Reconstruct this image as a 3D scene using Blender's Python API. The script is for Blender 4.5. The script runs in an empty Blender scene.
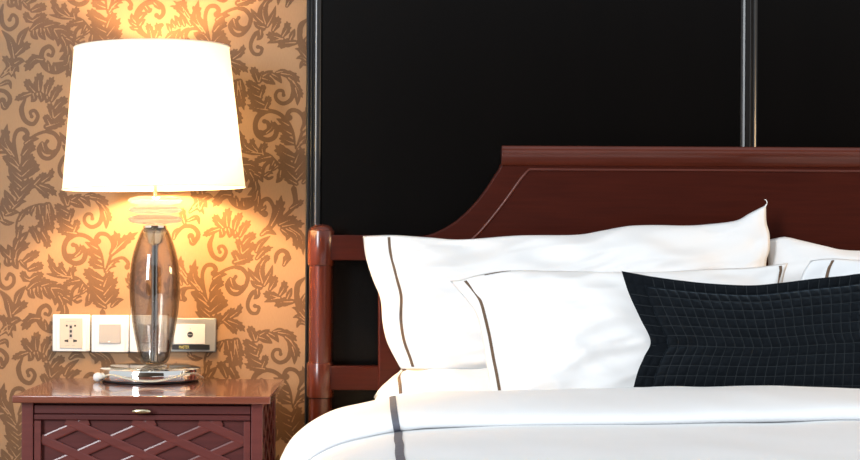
import bpy, math, random
from mathutils import Matrix, Vector, noise

scene = bpy.context.scene
# ------------------------------------------------------------------ camera, world, light
CAMZ, WALLD, FOC = 0.91, 3.87, 1700.0
ROLL = math.radians(0.3)
cam_d = bpy.data.cameras.new('camera')
cam = bpy.data.objects.new('camera', cam_d)
scene.collection.objects.link(cam)
cam_d.sensor_width = 36.0
cam_d.lens = FOC / 860.0 * 36.0
cam_d.shift_x = 35.0 / 860.0
cam_d.shift_y = 8.0 / 860.0
cam.matrix_world = Matrix.Translation((0, -WALLD, CAMZ)) @ Matrix.Rotation(math.pi / 2, 4, 'X') @ Matrix.Rotation(ROLL, 4, 'Z')
scene.camera = cam

world = bpy.data.worlds.new('world')
scene.world = world
world.use_nodes = True
bg = world.node_tree.nodes['Background']
bg.inputs['Color'].default_value = (0.87, 0.94, 1.0, 1)
bg.inputs['Strength'].default_value = 0.58

wl = bpy.data.lights.new('window_daylight', 'AREA')
wl.shape = 'RECTANGLE'
wl.size = 1.5
wl.size_y = 3.0
wl.energy = 300
wl.color = (0.90, 0.95, 1.0)
wlo = bpy.data.objects.new('window_daylight', wl)
scene.collection.objects.link(wlo)
wlo.location = (-3.6, -6.6, 2.6)
wlo.rotation_euler = (Vector((0.5, -0.4, 0.75)) - Vector(wlo.location)).to_track_quat('-Z', 'Y').to_euler()
BULB_STRENGTH = 640.0
# the matching bedside lamp on the far side of the bed, outside the frame
rl = bpy.data.lights.new('far_bedside_lamp', 'POINT')
rl.energy = 30
rl.color = (1.0, 0.66, 0.34)
rl.shadow_soft_size = 0.12
rlo = bpy.data.objects.new('far_bedside_lamp', rl)
scene.collection.objects.link(rlo)
rlo.location = (2.12, -0.21, 1.17)

vs = scene.view_settings
vs.view_transform = 'Standard'
vs.look = 'None'
vs.exposure = 0.46
vs.gamma = 1.0
vs.use_curve_mapping = False


# ------------------------------------------------------------------ helpers
def W(px, py, d):
    """photo pixel at distance d from the camera plane -> world point"""
    a, b = px - 395.0, py - 238.0
    c, s = math.cos(ROLL), math.sin(ROLL)
    a, b = a * c + b * s, -a * s + b * c
    return Vector((a * d / FOC, d - WALLD, CAMZ - b * d / FOC))


def X(px, d):
    return (px - 395.0) * d / FOC


def Z(py, d):
    return CAMZ - (py - 238.0) * d / FOC


def origin(p):
    v = Vector((0, 0, 0))
    while p is not None:
        v = v + Vector(p.location)
        p = p.parent
    return v


def obj(name, verts, faces, mat, parent=None, smooth=False, angle=None):
    o = origin(parent)
    me = bpy.data.meshes.new(name)
    me.from_pydata([(v[0] - o.x, v[1] - o.y, v[2] - o.z) for v in verts], [], faces)
    me.update()
    if mat is not None:
        me.materials.append(mat)
    if smooth:
        me.polygons.foreach_set('use_smooth', [True] * len(me.polygons))
        if angle:
            me.set_sharp_from_angle(angle=math.radians(angle))
    ob = bpy.data.objects.new(name, me)
    scene.collection.objects.link(ob)
    if parent is not None:
        ob.parent = parent
    return ob


def empty(name, loc, label, cat, group=None):
    o = bpy.data.objects.new(name, None)
    o.empty_display_size = 0.05
    scene.collection.objects.link(o)
    o.location = loc
    tag(o, label, cat, group)
    return o


def tag(o, label, cat, group=None):
    o['label'] = label
    o['category'] = cat
    if group:
        o['group'] = group
    return o


def structure(o, label, cat):
    o['kind'] = 'structure'
    o['label'] = label
    o['category'] = cat
    return o


class MB:
    def __init__(self):
        self.v, self.f = [], []

    def add(self, verts, faces):
        n = len(self.v)
        self.v += [tuple(a) for a in verts]
        self.f += [tuple(i + n for i in f) for f in faces]
        return self

    def box(self, x0, x1, y0, y1, z0, z1):
        return self.add([(x0, y0, z0), (x1, y0, z0), (x1, y1, z0), (x0, y1, z0),
                         (x0, y0, z1), (x1, y0, z1), (x1, y1, z1), (x0, y1, z1)],
                        [(0, 3, 2, 1), (4, 5, 6, 7), (0, 1, 5, 4), (1, 2, 6, 5), (2, 3, 7, 6), (3, 0, 4, 7)])

    def build(self, name, mat, parent=None, smooth=False, angle=None, bevel=0.0, seg=2):
        o = obj(name, self.v, self.f, mat, parent, smooth or bevel > 0, angle or (40 if bevel > 0 else None))
        if bevel > 0:
            m = o.modifiers.new('bevel', 'BEVEL')
            m.width = bevel
            m.segments = seg
            m.limit_method = 'ANGLE'
            m.angle_limit = math.radians(35)
            m.harden_normals = False
        return o


def rbox(name, x0, x1, y0, y1, z0, z1, mat, parent=None, bevel=0.003, seg=2):
    return MB().box(x0, x1, y0, y1, z0, z1).build(name, mat, parent, bevel=bevel, seg=seg)


def lathe(prof, c, n=48, cap0=True, cap1=True):
    """prof: list of (r, z); c centre (x, y)"""
    v, f = [], []
    for r, z in prof:
        for k in range(n):
            a = 2 * math.pi * k / n
            v.append((c[0] + r * math.cos(a), c[1] + r * math.sin(a), z))
    for i in range(len(prof) - 1):
        for k in range(n):
            k2 = (k + 1) % n
            f.append((i * n + k, i * n + k2, (i + 1) * n + k2, (i + 1) * n + k))
    if cap0:
        f.append(tuple(reversed(range(n))))
    if cap1:
        f.append(tuple((len(prof) - 1) * n + k for k in range(n)))
    return v, f


def catmull(pts, n):
    pts = [Vector(p) for p in pts]
    if len(pts) == 2:
        return [pts[0].lerp(pts[1], i / (n - 1)) for i in range(n)]
    P = [2 * pts[0] - pts[1]] + pts + [2 * pts[-1] - pts[-2]]
    seg = len(pts) - 1
    dense = []
    for i in range(seg):
        p0, p1, p2, p3 = P[i:i + 4]
        for k in range(12):
            t = k / 12
            dense.append(0.5 * ((2 * p1) + (p2 - p0) * t + (2 * p0 - 5 * p1 + 4 * p2 - p3) * t * t
                                + (3 * p1 - p0 - 3 * p2 + p3) * t ** 3))
    dense.append(pts[-1])
    L = [0.0]
    for a, b in zip(dense, dense[1:]):
        L.append(L[-1] + (b - a).length)
    out, j = [], 0
    for i in range(n):
        t = L[-1] * i / (n - 1)
        while j < len(dense) - 2 and L[j + 1] < t:
            j += 1
        s = (t - L[j]) / max(1e-9, L[j + 1] - L[j])
        out.append(dense[j].lerp(dense[j + 1], min(1, max(0, s))))
    return out


def tube(pts, r, n=8, steps=None, up=Vector((0, 0, 1)), closed=False):
    pts = catmull(pts, steps) if steps else [Vector(p) for p in pts]
    v, f = [], []
    m = len(pts)
    for i, p in enumerate(pts):
        t = (pts[min(m - 1, i + 1)] - pts[max(0, i - 1)]).normalized()
        u = up if abs(t.dot(up)) < 0.95 else Vector((1, 0, 0))
        a = t.cross(u).normalized()
        b = a.cross(t).normalized()
        rr = r(i / (m - 1)) if callable(r) else r
        for k in range(n):
            q = 2 * math.pi * k / n
            v.append(p + a * rr * math.cos(q) + b * rr * math.sin(q))
    for i in range(m - 1):
        for k in range(n):
            k2 = (k + 1) % n
            f.append((i * n + k, i * n + k2, (i + 1) * n + k2, (i + 1) * n + k))
    f.append(tuple(reversed(range(n))))
    f.append(tuple((m - 1) * n + k for k in range(n)))
    return v, f


def prism(poly, y0, y1):
    """poly: list of (x, z) -> solid between y0 (front) and y1 (back)"""
    n = len(poly)
    v = [(x, y0, z) for x, z in poly] + [(x, y1, z) for x, z in poly]
    f = [tuple(range(n)), tuple(reversed(range(n, 2 * n)))]
    for i in range(n):
        j = (i + 1) % n
        f.append((j, i, i + n, j + n))
    return v, f


def extrude_z(prof, z0, z1):
    """prof: closed list of (x, y) -> vertical moulding"""
    n = len(prof)
    v = [(x, y, z0) for x, y in prof] + [(x, y, z1) for x, y in prof]
    f = [tuple(reversed(range(n))), tuple(range(n, 2 * n))]
    for i in range(n):
        j = (i + 1) % n
        f.append((i, j, j + n, i + n))
    return v, f


# ------------------------------------------------------------------ materials
def new_mat(name):
    m = bpy.data.materials.new(name)
    m.use_nodes = True
    nt = m.node_tree
    return m, nt, nt.nodes['Principled BSDF']


def setp(b, **kw):
    for k, val in kw.items():
        k = k.replace('_', ' ')
        b.inputs[k].default_value = val


def simple(name, col, rough=0.5, **kw):
    m, nt, b = new_mat(name)
    setp(b, Base_Color=(*col, 1), Roughness=rough, **kw)
    return m


def noisy(name, c0, c1, scale, rough=0.5, stretch=(1, 1, 1), bump=0.0, bscale=None, detail=4.0, bdist=0.001, **kw):
    m, nt, b = new_mat(name)
    setp(b, Roughness=rough, **kw)
    tc = nt.nodes.new('ShaderNodeTexCoord')
    mp = nt.nodes.new('ShaderNodeMapping')
    mp.inputs['Scale'].default_value = stretch
    nz = nt.nodes.new('ShaderNodeTexNoise')
    nz.inputs['Scale'].default_value = scale
    nz.inputs['Detail'].default_value = detail
    rp = nt.nodes.new('ShaderNodeValToRGB')
    rp.color_ramp.elements[0].position = 0.3
    rp.color_ramp.elements[1].position = 0.7
    rp.color_ramp.elements[0].color = (*c0, 1)
    rp.color_ramp.elements[1].color = (*c1, 1)
    nt.links.new(tc.outputs['Object'], mp.inputs['Vector'])
    nt.links.new(mp.outputs['Vector'], nz.inputs['Vector'])
    nt.links.new(nz.outputs['Fac'], rp.inputs['Fac'])
    nt.links.new(rp.outputs['Color'], b.inputs['Base Color'])
    if bump > 0:
        n2 = nt.nodes.new('ShaderNodeTexNoise')
        n2.inputs['Scale'].default_value = bscale or scale
        n2.inputs['Detail'].default_value = 3
        bp = nt.nodes.new('ShaderNodeBump')
        bp.inputs['Strength'].default_value = bump
        bp.inputs['Distance'].default_value = bdist
        nt.links.new(mp.outputs['Vector'], n2.inputs['Vector'])
        nt.links.new(n2.outputs['Fac'], bp.inputs['Height'])
        nt.links.new(bp.outputs['Normal'], b.inputs['Normal'])
    return m


M = {}
M['paper'] = noisy('wallpaper_ground', (0.325, 0.190, 0.100), (0.355, 0.208, 0.110), 90, 0.6, stretch=(6, 1, 1), bump=0.15, bscale=500, bdist=0.0004, Specular_IOR_Level=0.2)
M['print'] = noisy('wallpaper_scroll', (0.132, 0.067, 0.030), (0.150, 0.077, 0.035), 90, 0.45, stretch=(6, 1, 1), Specular_IOR_Level=0.2)
M['panel'] = noisy('black_panel', (0.0014, 0.0009, 0.0007), (0.0020, 0.0013, 0.0010), 14, 0.26, stretch=(1, 1, 0.1), bump=0.03, bscale=220, Specular_IOR_Level=0.17)
M['trim'] = simple('black_lacquer_trim', (0.010, 0.008, 0.007), 0.28, Specular_IOR_Level=0.55)
M['wood'] = noisy('mahogany', (0.041, 0.0056, 0.0024), (0.056, 0.0080, 0.0034), 22, 0.34, stretch=(0.35, 6, 6), bump=0.03, bscale=60, Coat_Weight=0.06, Coat_Roughness=0.25, Specular_IOR_Level=0.15)
M['wood_v'] = noisy('mahogany_upright', (0.075, 0.014, 0.007), (0.105, 0.021, 0.010), 22, 0.25, stretch=(6, 6, 0.35), bump=0.02, bscale=60, Coat_Weight=0.5, Coat_Roughness=0.1, Specular_IOR_Level=0.3)
M['wood_gloss'] = noisy('mahogany_polished_moulding', (0.085, 0.014, 0.006), (0.115, 0.020, 0.009), 22, 0.3, stretch=(0.35, 6, 6), Coat_Weight=0.5, Coat_Roughness=0.2, Specular_IOR_Level=0.35)
M['night'] = noisy('mahogany_nightstand', (0.115, 0.024, 0.021), (0.15, 0.033, 0.028), 18, 0.36, stretch=(0.35, 6, 6), bump=0.05, bscale=70, Coat_Weight=0.35, Coat_Roughness=0.1, Specular_IOR_Level=0.25)
M['night_panel'] = noisy('mahogany_nightstand_panel', (0.080, 0.016, 0.015), (0.105, 0.022, 0.020), 18, 0.40, stretch=(0.35, 6, 6), bump=0.05, bscale=70, Coat_Weight=0.1, Coat_Roughness=0.2, Specular_IOR_Level=0.25)
M['night_top'] = noisy('mahogany_polished_top', (0.17, 0.045, 0.026), (0.22, 0.060, 0.034), 14, 0.16, stretch=(0.3, 5, 5), Coat_Weight=0.8, Coat_Roughness=0.07)
M['linen'] = noisy('white_cotton', (0.86, 0.85, 0.84), (0.89, 0.88, 0.87), 6, 0.85, bump=0.12, bscale=900, bdist=0.0003, Sheen_Weight=0.05)
M['duvet'] = noisy('white_sateen', (0.86, 0.87, 0.88), (0.89, 0.90, 0.91), 5, 0.7, bump=0.1, bscale=900, bdist=0.0003)
M['stripe'] = noisy('brown_ribbon', (0.11, 0.062, 0.035), (0.15, 0.085, 0.045), 60, 0.6)
M['stripe_d'] = noisy('slate_ribbon', (0.10, 0.105, 0.135), (0.13, 0.135, 0.165), 60, 0.6, bump=0.2, bscale=300)
M['velvet'] = noisy('ink_velvet', (0.0038, 0.0052, 0.0072), (0.0058, 0.0078, 0.0105), 40, 0.9, Sheen_Weight=0.26, Sheen_Roughness=0.4, Sheen_Tint=(0.35, 0.5, 0.65, 1), Specular_IOR_Level=0.1)
M['thread_sheen'] = simple('velvet_stitch_sheen', (0.013, 0.0185, 0.023), 0.8)  # lighter than the velvet: sheen along the seams put into the stitch colour
M['chrome'] = simple('chrome', (0.86, 0.84, 0.80), 0.06, Metallic=1.0)
M['brass'] = simple('pale_brass', (0.80, 0.70, 0.48), 0.22, Metallic=1.0)
M['plastic'] = simple('white_plastic', (0.80, 0.79, 0.76), 0.35)
M['beige'] = simple('beige_plastic', (0.56, 0.49, 0.40), 0.45)
M['grey_pl'] = simple('grey_rocker', (0.42, 0.39, 0.36), 0.45)
M['silver'] = simple('silver_plate', (0.34, 0.34, 0.33), 0.4, Metallic=0.3)
M['black_pl'] = simple('black_plastic', (0.012, 0.012, 0.013), 0.4)
M['sign_txt'] = simple('yellow_print', (0.62, 0.55, 0.16), 0.5)
M['carpet'] = noisy('carpet', (0.16, 0.10, 0.06), (0.24, 0.16, 0.10), 120, 0.95, bump=0.4, bscale=300)
M['room'] = simple('brown_reflection_wall', (0.07, 0.045, 0.03), 0.8)
M['cord'] = simple('cream_cord', (0.72, 0.64, 0.48), 0.4)
M['plaster'] = simple('dark_backing', (0.02, 0.016, 0.014), 0.7)

# translucent lamp shade
m = bpy.data.materials.new('shade_fabric')
m.use_nodes = True
nt = m.node_tree
nt.nodes.clear()
out = nt.nodes.new('ShaderNodeOutputMaterial')
mix = nt.nodes.new('ShaderNodeMixShader')
mix.inputs[0].default_value = 0.12
df = nt.nodes.new('ShaderNodeBsdfDiffuse')
df.inputs['Color'].default_value = (0.86, 0.82, 0.76, 1)
tl = nt.nodes.new('ShaderNodeBsdfTranslucent')
tl.inputs['Color'].default_value = (0.66, 0.74, 0.80, 1)
nt.links.new(df.outputs[0], mix.inputs[1])
nt.links.new(tl.outputs[0], mix.inputs[2])
nt.links.new(mix.outputs[0], out.inputs['Surface'])
M['shade'] = m


def thin_glass(name, tint, gloss=1.0, refl=0.7, rough=0.02):
    m = bpy.data.materials.new(name)
    m.use_nodes = True
    nt = m.node_tree
    nt.nodes.clear()
    out = nt.nodes.new('ShaderNodeOutputMaterial')
    mix = nt.nodes.new('ShaderNodeMixShader')
    lw = nt.nodes.new('ShaderNodeLayerWeight')
    lw.inputs['Blend'].default_value = 0.5
    fr = nt.nodes.new('ShaderNodeMapRange')      # reflection rises towards grazing angles
    fr.inputs['From Min'].default_value = 0.0
    fr.inputs['From Max'].default_value = 1.0
    fr.inputs['To Min'].default_value = 0.06
    fr.inputs['To Max'].default_value = refl
    pw = nt.nodes.new('ShaderNodeMath')
    pw.operation = 'POWER'
    pw.inputs[1].default_value = 4.0
    nt.links.new(lw.outputs['Facing'], pw.inputs[0])
    nt.links.new(pw.outputs[0], fr.inputs['Value'])
    tr = nt.nodes.new('ShaderNodeBsdfTransparent')
    cm = nt.nodes.new('ShaderNodeMix')           # longer way through the wall of the glass at its sides
    cm.data_type = 'RGBA'
    cm.inputs[6].default_value = (*tint, 1)
    cm.inputs[7].default_value = tuple(c ** 6 for c in tint) + (1,)
    pw2 = nt.nodes.new('ShaderNodeMath')
    pw2.operation = 'POWER'
    pw2.inputs[1].default_value = 2.0
    nt.links.new(lw.outputs['Facing'], pw2.inputs[0])
    nt.links.new(pw2.outputs[0], cm.inputs[0])
    nt.links.new(cm.outputs[2], tr.inputs['Color'])
    gl = nt.nodes.new('ShaderNodeBsdfGlossy')
    gl.inputs['Roughness'].default_value = rough
    gl.inputs['Color'].default_value = (gloss, gloss, gloss, 1)
    nt.links.new(fr.outputs[0], mix.inputs[0])
    nt.links.new(tr.outputs[0], mix.inputs[1])
    nt.links.new(gl.outputs[0], mix.inputs[2])
    nt.links.new(mix.outputs[0], out.inputs['Surface'])
    return m


M['smoke'] = thin_glass('smoked_glass', (0.79, 0.78, 0.77), 0.9, 0.75)
M['clear'] = thin_glass('clear_glass', (0.97, 0.97, 0.96), 0.9, 0.6)
m, nt, b = new_mat('cut_crystal')
setp(b, Base_Color=(1, 1, 1, 1), Roughness=0.03, IOR=1.52, Transmission_Weight=1.0)
mx = nt.nodes.new('ShaderNodeMixShader')
mx.inputs[0].default_value = 0.22
tt = nt.nodes.new('ShaderNodeBsdfTranslucent')
tt.inputs['Color'].default_value = (0.97, 0.97, 0.97, 1)
nt.links.new(b.outputs[0], mx.inputs[1])
nt.links.new(tt.outputs[0], mx.inputs[2])
nt.links.new(mx.outputs[0], nt.nodes['Material Output'].inputs['Surface'])
M['crystal'] = m
m, nt, b = new_mat('glowing_bulb')
setp(b, Base_Color=(1, 0.9, 0.75, 1), Emission_Color=(1.0, 0.62, 0.27, 1), Emission_Strength=BULB_STRENGTH)
M['bulb'] = m

# ------------------------------------------------------------------ the setting
PX = WALLD / FOC
fl = MB().box(-2.2, 3.2, -7.3, 0.12, -0.05, 0.0).build('floor', M['carpet'])
structure(fl, 'dark patterned brown carpet floor under the bed', 'floor')
XT0, XT1 = X(305.6, WALLD), X(320.6, WALLD)
wall = MB().box(-2.2, 3.2, 0.004, 0.12, 0, 2.7).build('wall_back', M['plaster'])
structure(wall, 'back wall with gold brown scroll wallpaper beside black wood panelling', 'wall')
paper = MB().box(-2.2, XT0 + 0.004, 0.0, 0.004, 0, 2.7).build('wallpaper', M['paper'], wall)
paper['label'] = 'tan wallpaper printed with darker curling leaf scrolls'

wf = MB().box(-5.0, 5.0, -7.4, -7.3, 0, 2.7).build('added_wall_front', M['room'])  # unseen wall added so the black panels reflect something dark
structure(wf, 'plain brown unseen wall added facing the bed for dark reflections', 'wall')

# trims (vertical mouldings)
def vtrim(name, x0, prof, label):
    """prof: (dx px, proud mm) along the face; closed at the wall"""
    pts = [(x0 + a * PX, -b / 1000.0) for a, b in prof]
    pts = [(pts[0][0], 0.004)] + pts + [(pts[-1][0], 0.004)]
    v, f = extrude_z(pts, 0.0, 2.7)
    o = obj(name, v, f, M['trim'])
    structure(o, label, 'trim')
    return o


vtrim('trim_1', XT0, [(0, 6), (0.6, 9), (1.6, 10.5), (2.9, 9), (3.1, 4), (4.0, 4), (4.3, 7), (5.2, 8.2), (6.1, 7), (6.4, 3), (7.6, 3), (7.9, 8), (8.6, 10.5),
                     (9.3, 11.5), (10.4, 12), (13.6, 12), (14.4, 10.5), (15.0, 6)], 'black lacquered vertical moulding between wallpaper and dark panel')
XM = X(739.0, WALLD)
vtrim('trim_2', XM, [(0, 4), (0.6, 7), (2.2, 10), (4.0, 12), (4.3, 5), (9.6, 5), (9.9, 9), (10.6, 11), (11.3, 9), (11.6, 5), (12.8, 5), (13.2, 8.5), (14.2, 10), (15.2, 8.5), (15.6, 4), (17.0, 3)],
      'black lacquered vertical moulding dividing the panels above the headboard')
XR = 1.6 - XT1
vtrim('trim_3', XR, [(0, 6), (0.6, 10.5), (1.4, 12), (4.6, 12), (5.7, 11.5), (6.4, 10.5), (7.1, 8), (7.4, 3), (8.6, 3), (8.9, 7), (9.8, 8.2), (10.7, 7),
                     (11, 4), (11.9, 4), (12.1, 9), (13.4, 10.5), (14.4, 9), (15, 6)], 'black lacquered vertical moulding at the far edge of the panelling')
for a, b_ in ((XT1 + 0.0005, XM - 0.0005), (XM + 17 * PX + 0.0005, XR - 0.0005)):
    MB().box(a, b_, -0.003, 0.0035, 0.0, 2.7).build('panel', M['panel'], wall)
pr = MB().box(XR + 15 * PX, 3.2, 0.0, 0.004, 0, 2.7).build('wallpaper', M['paper'], wall)
bb = MB().box(-2.2, XT0 - 0.002, -0.014, -0.0005, 0.0, 0.09).build('baseboard_back', M['wood'], None, bevel=0.003)
structure(bb, 'dark wood baseboard below the wallpaper', 'baseboard')

# ---- printed scroll pattern of the wallpaper (one repeat, traced leaf by leaf, laid out half-drop)
FR = {'L8': (0, 0), 'L4': (0, 100), 'L5': (0, 165), 'L6': (0, 230), 'L7': (0, 295), 'R1': (166, 190), 'R2': (166, 255), 'R3': (166, 320)}
SC = {k: 6.136 for k in FR}
FR['T'] = (100, 0)
SC['T'] = 8.6
FR['Q'] = (110, 60)
SC['Q'] = 1.0
V1, V2 = (188.3, 135.6), (-3.0, 259.0)
import numpy as np
RES = 4                                   # raster samples per photo pixel while the repeat is drawn
MX0, MY0, MX1, MY1 = -60, -60, 380, 480   # canvas of one repeat, photo pixels
POS = np.zeros(((MY1 - MY0) * RES, (MX1 - MX0) * RES), dtype=bool)
NEG = np.zeros_like(POS)


def stamp(C, x, y, r):
    cx, cy, rr = (x - MX0) * RES, (y - MY0) * RES, max(0.6, r * RES)
    x0_, x1_ = max(0, int(cx - rr)), min(C.shape[1], int(cx + rr) + 2)
    y0_, y1_ = max(0, int(cy - rr)), min(C.shape[0], int(cy + rr) + 2)
    if x1_ <= x0_ or y1_ <= y0_:
        return
    dx = (np.arange(x0_, x1_) - cx) ** 2
    dy = (np.arange(y0_, y1_) - cy) ** 2
    C[y0_:y1_, x0_:x1_] |= (dy[:, None] + dx[None, :]) <= rr * rr


def sweep(C, pts, rf):
    P = [Vector((p[0], p[1], 0)) for p in pts]
    ln = sum((b - a).length for a, b in zip(P, P[1:]))
    n = max(8, int(ln / 0.45))
    for i, p in enumerate(catmull(P, n)):
        stamp(C, p.x, p.y, rf(i / (n - 1)))


def leafr(w):
    return lambda t: 0.5 * w * max(0.04, (min(1.0, 0.55 + 1.3 * t)) * (1 - max(0, (t - 0.38) / 0.62) ** 1.5))


def stroke(fr, kind, pts, w, w1=None):
    ox, oy = FR[fr]
    s = SC[fr]
    P = [(ox + x / s, oy + y / s) for x, y in pts]
    w = w / s
    if kind == 's' or kind == 'b':
        w1 = (w1 / s) if w1 else w * 0.5
        sweep(POS, P, lambda t: 0.54 * (w + (w1 - w) * t) * (0.35 + 0.65 * min(1, t * 5)) * min(1.0, 0.45 + (1 - t) * 12))
        if kind == 'b':
            stamp(POS, P[-1][0], P[-1][1], w1 * 0.72)
        return
    d0 = Vector((P[0][0] - P[1][0], P[0][1] - P[1][1]))     # root the leaf in its spine
    d0 = d0 * (1.1 / max(1e-6, d0.length))
    P = [(P[0][0] + d0.x, P[0][1] + d0.y)] + P
    c = catmull([(p[0], p[1], 0) for p in P], 21)
    ln = sum((b - a).length for a, b in zip(c, c[1:]))
    w = min(w * 1.16, ln * 0.72)
    sweep(POS, P, leafr(w * (0.92 if kind == 'L' else 1.0)))
    if kind == 'L':
        for q, sg, fac in ((5, 1, 1), (5, -1, 1), (10, 1, 0.95), (10, -1, 0.95), (14, 1, 0.7), (14, -1, 0.7)):
            t = (c[q + 1] - c[q - 1]).normalized()
            nn = Vector((-t.y, t.x, 0)) * sg
            a = c[q] + nn * w * 0.08
            r = w * 0.62 * fac
            e = a + t * r * 0.80 + nn * r * 0.66
            mpt = a.lerp(e, 0.5) + nn * r * 0.10
            sweep(POS, [(a.x, a.y), (mpt.x, mpt.y), (e.x, e.y)], lambda t_: 0.5 * w * 0.40 * max(0.05, 1 - t_ ** 2.2))
    # pale midrib left unprinted
    sweep(NEG, [(p.x, p.y) for p in c[:15]], lambda t: 0.62 * (1 - 0.7 * t))


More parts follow.
